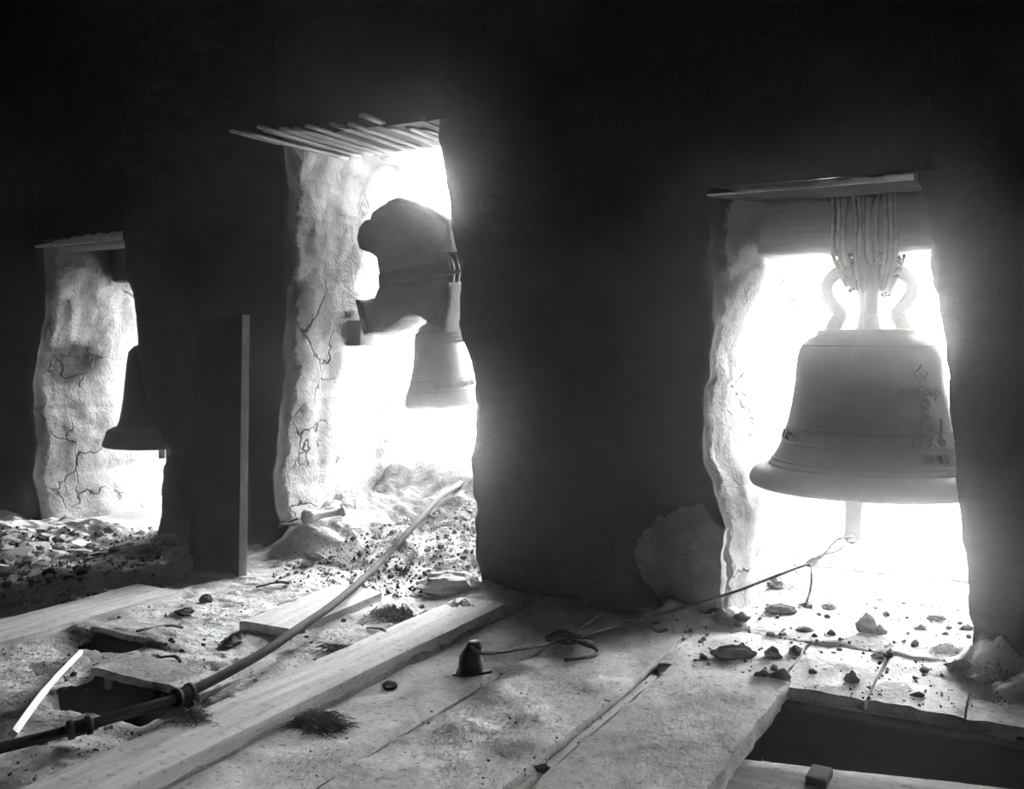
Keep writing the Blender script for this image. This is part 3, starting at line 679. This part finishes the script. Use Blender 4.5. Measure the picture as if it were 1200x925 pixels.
for s in range(3):
    q = G(); c = at_y(525 + s * 6, 305, 0.41)
    q.tube(spline([(c.x - .04, .42, c.z + .03), (c.x + .01, .395, c.z + .02), (c.x + .03, .40, c.z - .04), (c.x + .02, .41, c.z - .10)], 5), 0.012, 6); q.obj('thong', M_HIDE, yk)
q = G(); c0 = at_y(505, 372, my_); q.tube(spline([(c0.x - .02, my_ - .05, c0.z + .05), (c0.x, my_ - .06, c0.z), (mx_ - .005, my_ - .02, 1.10), (mx_ + .02, my_, 1.10), (mx_ + .03, my_ - .04, 1.15)], 5), 0.009, 7); q.obj('strap', M_HIDE, yk)
# bracket block in the reveal that carries the yoke's pin
bk = at_y(419, 390, 0.50)
q = G()
def blk(u, v):
    k = int(round(u * 4)); c = [(-.10, -.05), (.055, -.05), (.055, .06), (-.10, .06), (-.10, -.05)][k]
    return (bk.x + c[0] + .004 * fbm(v * 5, k, 1, 2), bk.y + c[1], bk.z - .065 + .125 * v + .006 * fbm(k * 2, v, 5, 2))
q.grid(blk, 4, 6); n = len(q.v); q.f.append((n-5, n-4, n-3, n-2)); q.f.append((0, 1, 2, 3)[::-1])
tag(bevel(q.obj('bearing_block', M_YOKE, smooth=False), .006), 'wooden bearing block set into the reveal beside the yoke', 'block')

# --- the black bell in the far opening
lx, ly = at_y(190, 400, 0.5).x, 0.5
db = thing('church_bell', 'black bell in the narrow far opening, half hidden by the pier', 'bell', (lx, ly, 0.42))
k_ = 0.78
DP = [(0, .985), (.12, .983), (.15, .97), (.178, .94), (.187, .88), (.194, .80), (.203, .70), (.214, .62), (.226, .56), (.236, .533), (.240, .527), (.262, .520), (.285, .508), (.292, .500), (.313, .428), (.312, .420), (.30, .417), (.27, .43), (.225, .53), (.19, .70), (.16, .93), (0, .955)]
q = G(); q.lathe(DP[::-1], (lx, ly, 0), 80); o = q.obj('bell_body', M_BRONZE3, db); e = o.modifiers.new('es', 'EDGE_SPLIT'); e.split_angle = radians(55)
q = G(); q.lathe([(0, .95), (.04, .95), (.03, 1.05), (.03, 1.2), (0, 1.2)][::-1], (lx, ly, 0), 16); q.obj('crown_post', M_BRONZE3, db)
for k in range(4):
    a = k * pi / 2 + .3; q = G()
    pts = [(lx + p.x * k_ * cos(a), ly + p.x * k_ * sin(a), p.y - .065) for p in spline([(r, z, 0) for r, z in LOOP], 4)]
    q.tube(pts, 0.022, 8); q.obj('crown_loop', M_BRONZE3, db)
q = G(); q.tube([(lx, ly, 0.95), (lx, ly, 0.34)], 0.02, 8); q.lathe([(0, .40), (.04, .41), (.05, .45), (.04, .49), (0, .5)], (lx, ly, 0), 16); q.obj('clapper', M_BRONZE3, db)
q = G(); q.grid(beamfn(1.33, 1.53, 0.42, 0.60, -4.83, -3.98, 4.0), 30, 12)
q.f.append((0, 31, 62, 93, 124, 155, 186, 217, 248, 279, 310, 341)); q.f.append((30, 61, 92, 123, 154, 185, 216, 247, 278, 309, 340, 371)[::-1])
tag(q.obj('bell_beam', M_DARKWOOD), 'dark beam carrying the black bell in the narrow far opening', 'beam')

# ------------------------------------------------------------------ board leaning on the pier
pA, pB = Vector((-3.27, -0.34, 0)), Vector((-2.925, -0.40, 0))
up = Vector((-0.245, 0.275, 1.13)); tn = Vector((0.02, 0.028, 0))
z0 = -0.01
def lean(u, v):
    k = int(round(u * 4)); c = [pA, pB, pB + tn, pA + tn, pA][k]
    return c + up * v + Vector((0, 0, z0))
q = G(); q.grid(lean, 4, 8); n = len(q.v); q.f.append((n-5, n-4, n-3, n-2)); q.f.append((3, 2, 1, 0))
o = q.obj('leaning_board', [M_STANDBOARD, M_LITEDGE], smooth=False)
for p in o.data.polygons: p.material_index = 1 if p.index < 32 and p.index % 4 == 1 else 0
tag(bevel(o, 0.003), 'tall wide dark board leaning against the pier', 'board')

# ------------------------------------------------------------------ bent pole with joints
pole = thing('bent_pole', 'long bent pole with jointed collars crossing the floor to the middle sill', 'pole', ground_at(320, 762))
g0 = [(-40, 889, .03), (0, 877, .035), (60, 862, .04), (130, 842, .05), (215, 814, .06), (300, 770, .075), (345, 740, .08)]
pp = [ground_at(x, y) + Vector((0, 0, 0)) for x, y, _ in g0]
pp = []
for x, y, zz in g0: pp.append(at_z(x, y, zz + 0.03))
pp += [at_z(395, 705, 0.105), at_y(440, 665, -0.2), at_y(480, 622, 0.12), at_y(515, 584, 0.48), at_y(535, 570, 0.66), at_y(552, 563, 0.80), at_y(590, 556, 0.97)]
path = spline(pp, 6); q = G(); q.tube(path, 0.0135, 10); q.obj('shaft', M_PIPE, pole)
for (px, py) in ((92, 852), (215, 814)):
    c = min(path, key=lambda p: abs((px - 600) / F - ((p.x * CT + (p.y + D) * ST) / (-p.x * ST + (p.y + D) * CT))))
    i = path.index(c); t = (path[min(i+1, len(path)-1)] - path[max(i-1, 0)]).normalized()
    q = G(); q.tube([c - t * .03, c - t * .028, c + t * .028, c + t * .03], [.014, .019, .019, .014], 12)
    for s in (-.02, .02): q.tube([c + t * (s - .006), c + t * (s + .006)], [.023, .023], 12)
    q.obj('collar', M_IRON, pole)

# ------------------------------------------------------------------ bell rope
rope = thing('bell_rope', 'thin rope stretched from the large bell clapper down to the floor', 'rope', (-1.4, -0.45, 0.0))
eye = Vector((ex, by - 0.012, ez)); knot = at_y(950, 660, 0.22)
q = G(); s1 = [eye, eye.lerp(knot, .35) + Vector((0, 0, .022)), eye.lerp(knot, .65)]; s2 = [eye, eye.lerp(knot, .3) + Vector((0, 0, -.02)), eye.lerp(knot, .65)]
q.tube(spline(s1, 6), 0.006, 6); q.tube(spline(s2, 6), 0.006, 6)
q.obj('rope_loop', M_ROPE, rope)
q = G(); q.tube(spline([eye.lerp(knot, .62), eye.lerp(knot, .75), eye.lerp(knot, .9), knot, knot.lerp(eye, -.08)], 4), [.009]*4 + [.011]*4 + [.016]*4 + [.014]*4 + [.006], 8); q.obj('knot', M_ROPE, rope)
bund = at_z(668, 749, 0.035)
ln = [knot, at_y(905, 677, 0.10), at_y(846, 699, -0.10), at_z(760, 724, 0.06), bund]
q = G(); q.tube(spline(ln, 10), 0.0058, 6); q.obj('rope_line', M_ROPE, rope)
q = G(); q.tube(spline([knot, at_y(951, 680, .21), at_y(949, 695, .20), at_y(944, 708, .16)], 6), 0.0055, 6); q.obj('rope_end', M_ROPE, rope)
rl = random.Random(11); pts = []
for i in range(22):
    a = i * 1.25; r = 0.026 + 0.034 * rl.random()
    pts.append(bund + Vector((r * 1.4 * cos(a) + rl.uniform(-.02, .02), r * .7 * sin(a), -0.01 + 0.028 * rl.random())))
q = G(); q.tube(spline(pts, 6), 0.0048, 6); q.obj('tangle', M_ROPE, rope)
q = G(); q.tube(spline([bund, at_z(683, 755, .02), at_z(697, 760, .015), at_z(699, 767, .012), at_z(685, 771, .012), at_z(662, 774, .012)], 6), 0.006, 6); q.obj('rope_end', M_ROPE, rope)
wt = at_z(549, 791, 0.0)
q = G(); q.tube(spline([bund, at_z(620, 759, .05), at_z(565, 766, .075), wt + Vector((.0, 0, .095))], 6), 0.0055, 6); q.obj('rope_line', M_ROPE, rope)
# wedge-shaped iron weight
q = G()
cr_, sr_ = Vector((CT, ST, 0)), Vector((-ST, CT, 0))
def wedge(u, v):
    k = int(round(u * 8)) % 8; a = 2*pi*(k+.5)/8
    w = 0.040 - 0.019 * v ** 1.4 - 0.004 * (v > .9); dp_ = 0.026 - 0.006 * v
    c, s = cos(a), sin(a)
    p = wt + cr_ * (w * math.copysign(abs(c)**.5, c) + 0.016 * v + 0.004 * sin(v * 9)) + sr_ * (dp_ * math.copysign(abs(s)**.5, s)) + Vector((0, 0, 0.004 + 0.095 * v))
    return p
q.grid(wedge, 8, 8); n = len(q.v); q.f.append(tuple(range(n-9, n-1))); q.f.append(tuple(range(8))[::-1])
wgt = q.obj('rope_weight', M_IRON); tag(wgt, 'small black tapered weight at the end of the bell rope', 'weight')
q = G(); q.tube(spline([wt - cr_ * .046 - sr_ * .02 + Vector((0, 0, .005)), wt - sr_ * .028 + Vector((0, 0, .006)), wt + cr_ * .07 - sr_ * .01 + Vector((0, 0, .012))], 4), 0.004, 6); q.obj('foot_bar', M_IRON, wgt)
# bent wire on the floor below the pier
q = G(); q.tube(spline([at_z(782, 738, .02), at_z(772, 740, .02), at_z(764, 736, .02), at_z(763, 731, .03), at_z(772, 729, .035)], 6), 0.006, 6)
tag(q.obj('bent_hook', M_ROPE), 'small bent hook lying in the shade of the middle pier', 'hook')
# wire lying along the outer edge of the large bell's sill
q = G(); q.tube(spline([(-0.98, 0.93, .03), (-0.8, 0.925, .035), (-0.6, 0.93, .03), (-0.4, 0.93, .035), (-0.1, 0.93, .03)], 8), 0.009, 6)
tag(q.obj('sill_cord', M_ROPE), 'cord lying along the outer sill behind the large bell', 'cord')

# ------------------------------------------------------------------ fallen clapper in the middle opening
fa, fb = at_y(360, 608, 0.02), at_y(404, 600, 0.16)
for p_ in (fa, fb): p_.z = height(p_.x, p_.y) + 0.034
fc = thing('fallen_clapper', 'club-shaped bell clapper lying on the rubble with a wire loop', 'clapper', fa)
q = G(); d = fb - fa
q.tube([fa + d * t for t in (-.16, -.13, -.05, .08, .18, .3, .5, .75, .9, .93, 1.0)], [.006, .022, .036, .036, .030, .020, .016, .016, .018, .024, .022], 14); q.obj('shaft', M_STONE, fc)
q = G(); w0 = fa + Vector((-.02, -.03, -.03)); q.tube(spline([w0, w0 + Vector((-.05, -.05, .0)), w0 + Vector((-.08, -.04, -.012)), w0 + Vector((-.07, .0, .0)), w0 + Vector((-.03, .03, .02))], 6), .006, 6); q.obj('wire_loop', M_ROPE, fc)

# ------------------------------------------------------------------ stones, clods and fragments
def rock_mesh(name, sub, sd, sq, rough=0.35):
    bm = bmesh.new(); bmesh.ops.create_icosphere(bm, subdivisions=sub, radius=1.0)
    for v in bm.verts:
        n = fbm(v.co.x * 1.3 + sd, v.co.y * 1.3, v.co.z * 1.3, 2) * rough * 2 + (0.22 * fbm(v.co.x * 4 + sd, v.co.y * 4, v.co.z * 4, 3) if sub > 1 else 0)
        c = Vector((round(v.co.x * 1.6), round(v.co.y * 1.6), round(v.co.z * 1.6))) / 1.6
        v.co = v.co.lerp(c, .22) * (1 + n); v.co = Vector((v.co.x, v.co.y * sq[0], v.co.z * sq[1]))
    me = bpy.data.meshes.new(name); bm.to_mesh(me); bm.free()
    return me
BIG = [rock_mesh('stone', 3, i * 7.3, (0.8, 0.75), .4) for i in range(5)]
SMALL = [rock_mesh('clod', 1, i * 5.1 + 2, (0.8, 0.65), .45) for i in range(6)]
def setmat(me, m): me.materials.append(m)
for me in BIG: setmat(me, M_CLOD)
for me in SMALL: setmat(me, M_CLOD)
def rock(me, name, p, s, label, cat, group=None, rz=None, sc=(1, 1, 1), lift=0.35, mat_=None, tilt=0.0):
    o = bpy.data.objects.new(name, me); COL.objects.link(o)
    o.location = Vector(p) + Vector((0, 0, s * sc[2] * lift)); o.scale = (s * sc[0], s * sc[1], s * sc[2])
    o.rotation_euler = (tilt, 0, rz if rz is not None else random.uniform(0, 6.28))
    if mat_ is not None:
        o.material_slots[0].link = 'OBJECT'; o.material_slots[0].material = mat_
    return tag(o, label, cat, group)
def px_size(px, p):
    return px * (-p.x * ST + (p.y + D) * CT) / F
YAW = TH
STONES = [  # pixel, half width in pixels, shape, label
    (1018, 741, 12, (1, .8, 1.5), 'upright dark clod on the sill below the large bell'),
    (1031, 743, 7, (1, 1, 1.2), 'small clod touching the upright clod on the sill'),
    (858, 771, 25, (1, .5, .55), 'long flat clod near the end of the wide plank'),
    (893, 797, 9, (1, .8, 1.1), 'dark rounded stone on the corner of the wide plank'),
    (915, 798, 14, (1, .6, .8), 'grey oblong stone on the corner of the wide plank'),
    (907, 771, 9, (1, .7, 1.2), 'tilted clod between the long flat clod and the plank corner'),
    (998, 800, 8, (.9, .8, 1.4), 'pointed clod beside a floorboard seam'),
    (1028, 772, 7, (1, .8, .9), 'left of two touching clods at the inner end of the boards'),
    (1040, 770, 6, (1, .8, 1.1), 'right of two touching clods at the inner end of the boards'),
    (1075, 816, 9, (1, .6, .45), 'flat pebble on the boards near the open gap'),
    (848, 728, 10, (1, .9, 1.1), 'dark clod at the foot of the plastered pier corner'),
    (869, 726, 9, (1, .8, .8), 'clod among the rubble just inside the large bell opening'),
    (914, 719, 17, (1, .6, .6), 'wedge-shaped slab on the rubble inside the large bell opening'),
    (908, 690, 14, (1, .8, .9), 'lump of rubble against the reveal below the large bell'),
    (945, 712, 9, (1, .7, .7), 'clod under the dangling rope end'),
    (944, 740, 10, (1, .7, .5), 'low clod on the sill edge beyond the long flat clod'),
    (972, 713, 8, (1, .8, .8), 'pale clod below the clapper of the large bell'),
    (1096, 726, 11, (1, .6, .5), 'flat clod near the pier on the large bell sill'),
    (1078, 738, 8, (1, .8, .6), 'pebble beside the flat clod on the large bell sill'),
    (1125, 783, 17, (1, .7, .5), 'broad clod at the foot of the end pier'),
    (1150, 800, 14, (1, .8, .6), 'clod on the rubble heap of the end pier'),
    (271, 756, 10, (1, .9, .9), 'dark shaggy clod alone on the dusty earth'),
    (241, 706, 8, (1, .8, 1.1), 'dark clod near the foot of the leaning board'),
    (216, 720, 11, (1, .8, .6), 'pale chip of plaster beside the loose plank end'),
    (308, 724, 8, (1, .8, .7), 'small clod on the earth past the leaning board'),
    (500, 722, 7, (1, .8, .8), 'clod by the end of the squared timber'),
    (390, 850, 10, (1, .8, .7), 'dark lump beside the squared timber'),
    (457, 806, 8, (1, .7, .9), 'dark lump on the boards along the squared timber'),
    (635, 903, 9, (1, .8, .7), 'dark clod in the slot beside the wide plank'),
    (50, 873, 8, (1, .8, .9), 'clod just under the near end of the bent pole'),
    (370, 655, 9, (1, .8, .8), 'pale clod below the fallen clapper'),
    (432, 700, 9, (1, .6, .5), 'clod beside the bent pole near the buried board'),
]
for k, (px, py, hw, sc, lab) in enumerate(STONES):
    p = ground_at(px, py); s = px_size(hw, p)
    rock(BIG[k % 5], 'stone' if 'stone' in lab else 'clod', p, s, lab, 'stone' if 'stone' in lab or 'pebble' in lab or 'slab' in lab else 'clod', rz=YAW + random.uniform(-.3, .3), sc=sc, tilt=random.uniform(-.15, .15))
p = ground_at(524, 692); rock(BIG[2], 'flat_stone', p, 0.12, 'broad flat pale stone at the inner corner of the middle pier', 'stone', rz=YAW + .1, sc=(1, .8, .6), mat_=M_STONE, lift=.3)
p = ground_at(364, 640); rock(BIG[0], 'pale_stone', p, 0.075, 'pale rounded boulder under the fallen clapper', 'stone', rz=YAW, sc=(1, .8, .8), mat_=M_STONE, lift=.1)
p = ground_at(570, 650); 
GRP = {'sill': ('small clod scattered on the sill and boards under the large bell', 'clods under the large bell'),
       'mid': ('small clod on the rubble bank in the middle opening', 'clods in the middle opening'),
       'bed': ('small clod on the rubble bed in front of the far opening', 'clods by the far opening'),
       'earth': ('small clod on the dusty earth around the bent pole', 'clods around the bent pole')}
rr = random.Random(21)
def scatter_small(key, n, box, smin, smax, keep=None):
    lab, grp = GRP[key]; c = 0
    while c < n:
        px, py = rr.uniform(box[0], box[2]), rr.uniform(box[1], box[3])
        p = ground_at(px, py)
        if keep and not keep(p): continue
        s = rr.uniform(smin, smax) * rr.uniform(.6, 1.2)
        rock(SMALL[rr.randrange(6)], 'clod', p, s, lab, 'clod', grp, rz=rr.uniform(0, 6), lift=.3); c += 1
scatter_small('sill', 45, (800, 700, 1150, 790), .008, .022, lambda p: p.y > -0.5 and (p.y < -0.02 or (-1.0 < p.x < -0.2)) and p.y < .9)
scatter_small('mid', 60, (330, 600, 560, 700), .008, .022, lambda p: -2.98 < p.x < -2.05 and -.35 < p.y < .75)
scatter_small('bed', 55, (0, 622, 180, 690), .012, .034, lambda p: p.x < -3.3 and p.x > -4.7 and p.y < .6)
scatter_small('earth', 60, (60, 690, 560, 860), .006, .014, lambda p: -2.9 < p.x < -1.97 and p.y < -.1)
# plaster shards in the rubble bed
SH = []
for i in range(5):
    r5 = random.Random(i); n = 6; v = []
    for zz in (0, .16):
        for k in range(n):
            a = 2*pi*k/n + r5.uniform(-.3, .3) * (zz == 0); rad = r5.uniform(.7, 1.2)
            v.append((rad * cos(a), .7 * rad * sin(a), zz + .05 * r5.random()))
    f = [tuple(range(n))[::-1], tuple(range(n, 2*n))] + [(k, (k+1) % n, n + (k+1) % n, n + k) for k in range(n)]
    me = bpy.data.meshes.new('plaster_shard'); me.from_pydata(v, [], f); me.update(); me.materials.append(M_SHARD); SH.append(me)
c = 0; used = []
while c < 60:
    px, py = rr.uniform(0, 185), rr.uniform(625, 690); p = ground_at(px, py)
    if p.x > -3.3 or p.x < -4.7 or p.y > .2: continue
    s = rr.uniform(.025, .07)
    if any(math.hypot(p.x - a, p.y - b) < (s + d) * .95 for a, b, d in used): continue
    used.append((p.x, p.y, s)); o = bpy.data.objects.new('plaster_shard', SH[rr.randrange(5)]); COL.objects.link(o)
    o.location = p + Vector((0, 0, .006)); o.scale = (s, s, s * .9)
    o.rotation_euler = (rr.uniform(-.5, .5), rr.uniform(-.4, .4), rr.uniform(0, 6.28))
    tag(o, 'broken plaster shard on the rubble bed in front of the far opening', 'shard', 'plaster shards by the far opening'); c += 1
# fine gravel too small to count
def gravel(name, label, n, box, smin, smax, keep, sd):
    r6 = random.Random(sd); v = []; f = []; c = 0
    base = [Vector(t) for t in ((1,0,-.4),(-.5,.9,-.4),(-.5,-.9,-.4),(.1,.1,.8))]
    while c < n:
        px, py = r6.uniform(box[0], box[2]), r6.uniform(box[1], box[3]); p = ground_at(px, py)
        c += 1
        if not keep(p): continue
        s = smin + (smax - smin) * r6.random() ** 3; R = Matrix.Rotation(r6.uniform(0, 6.28), 3, 'Z') @ Matrix.Rotation(r6.uniform(-1, 1), 3, 'X')
        k = len(v); v += [p + R @ (b * s) + Vector((0, 0, s * .3)) for b in base]
        f += [(k, k+2, k+1), (k, k+1, k+3), (k+1, k+2, k+3), (k+2, k, k+3)]
    o = mesh_obj(name, v, f, M_CLOD, floor, False); return tag(o, label, None, kind='stuff')
gravel('gravel', 'fine adobe grit over the middle opening rubble bank', 1500, (320, 580, 565, 700), .004, .014, lambda p: -3.0 < p.x < -2.03 and -.4 < p.y < .8, 1)
gravel('gravel', 'fine adobe grit over the sill and boards under the large bell', 700, (790, 685, 1180, 830), .003, .010, lambda p: p.y > -.52 and p.y < .9 and (p.y < 0 or -1.0 < p.x < -.2), 2)
gravel('gravel', 'fine adobe grit over the rubble bed by the far opening', 900, (0, 618, 190, 700), .005, .018, lambda p: p.x < -3.3 and p.y < .7, 3)
gravel('gravel', 'fine adobe grit over the dusty earth around the bent pole', 900, (0, 690, 600, 920), .003, .007, lambda p: p.x < -1.95 and p.x > -3 and p.y < -.1, 4)
gravel('gravel', 'fine adobe grit over the boards beside the squared timber', 450, (350, 730, 920, 920), .002, .006, lambda p: p.x > -1.7 and p.x < -.7 and p.y < -.3, 5)
# straw clumps
def straw(px, py, rad, hgt, n, label, sd):
    n *= 3
    c = ground_at(px, py); r7 = random.Random(sd); q = G()
    for i in range(n):
        a = r7.uniform(0, 6.28); r = rad * math.sqrt(r7.random()); p = c + Vector((r * cos(a), r * .7 * sin(a), hgt * .6 * (1 - (r / rad) ** 2) * r7.random()))
        b = r7.uniform(0, 6.28); l = r7.uniform(.015, .05); zt = hgt * (1 - (r / rad) ** 2) * r7.uniform(.2, 1.0)
        q.tube(spline([p, p + Vector((l * .5 * cos(b), l * .5 * sin(b), zt)), p + Vector((l * cos(b), l * sin(b), zt * .3))], 2), .0009, 3, caps=False)
    return tag(q.obj('straw_clump', M_STRAW), label, 'straw', kind='stuff')
straw(462, 726, .085, .045, 260, 'clump of dark straw by the buried board', 1)
straw(540, 718, .08, .035, 160, 'thin straw along the end of the squared timber', 2)
straw(372, 848, .085, .022, 220, 'dark straw clump against the squared timber', 3)
straw(225, 845, .06, .02, 90, 'scrap of straw at the rim of the gap in the earth', 4)
straw(395, 762, .05, .012, 70, 'thin scattered straw between the bent pole and the buried board', 5)
# scraps in the gap, peg, twigs
p = ground_at(127, 828)
q = G(); q.tube(spline([p + Vector((0, 0, -.01)), p + Vector((.01, 0, .05)), p + Vector((.03, .01, .075))], 4), [.014] * 4 + [.008] * 4 + [.003], 5); tag(q.obj('broken_peg', M_SHARD), 'broken pale peg standing in the dark gap in the earth', 'peg')
p = at_z(90, 718, -0.03); q = G(); q.box((p.x - .008, p.y - .008, p.z - .03), (p.x + .008, p.y + .008, p.z + .055)); tag(bevel(q.obj('wooden_peg', M_WHITE, smooth=False), .002), 'small pale peg upright in the trench beside the loose plank', 'peg')
TW = [((160, 742), (215, 738), 'thin dark twig lying on the earth near the loose plank'), ((178, 775), (212, 779), 'short dark twig above the gap in the earth'), ((300, 690), (340, 686), 'curved twig on the earth past the leaning board'), ((430, 738), (455, 752), 'short pale splinter beside the straw clump')]
for (a, b, lab) in TW:
    pa, pb = ground_at(*a), ground_at(*b); m_ = (pa + pb) / 2 + Vector((.0, .03, .012))
    q = G(); q.tube(spline([pa + Vector((0, 0, .006)), m_, pb + Vector((0, 0, .006))], 5), [.004] * 5 + [.006] * 5 + [.002], 5); tag(q.obj('twig', M_SHARD if 'pale' in lab else M_STRAW), lab, 'twig')

# ------------------------------------------------------------------ haze volume added to imitate halation around the bright openings
hm = bpy.data.materials.new('halation_volume'); hm.use_nodes = True; nt = hm.node_tree
nt.nodes.remove(nt.nodes['Principled BSDF'])
vs = nt.nodes.new('ShaderNodeVolumeScatter'); vs.inputs['Density'].default_value = HAZE_DENSITY; vs.inputs['Anisotropy'].default_value = HAZE_G
nt.links.new(vs.outputs[0], nt.nodes['Material Output'].inputs['Volume'])
q = G(); q.box((-6.45, -6.1, -0.65), (2.45, 1.6, 3.35))
tag(q.obj('halation_haze', hm, smooth=False), 'added haze imitating halation around the bright openings', 'haze', kind='stuff')
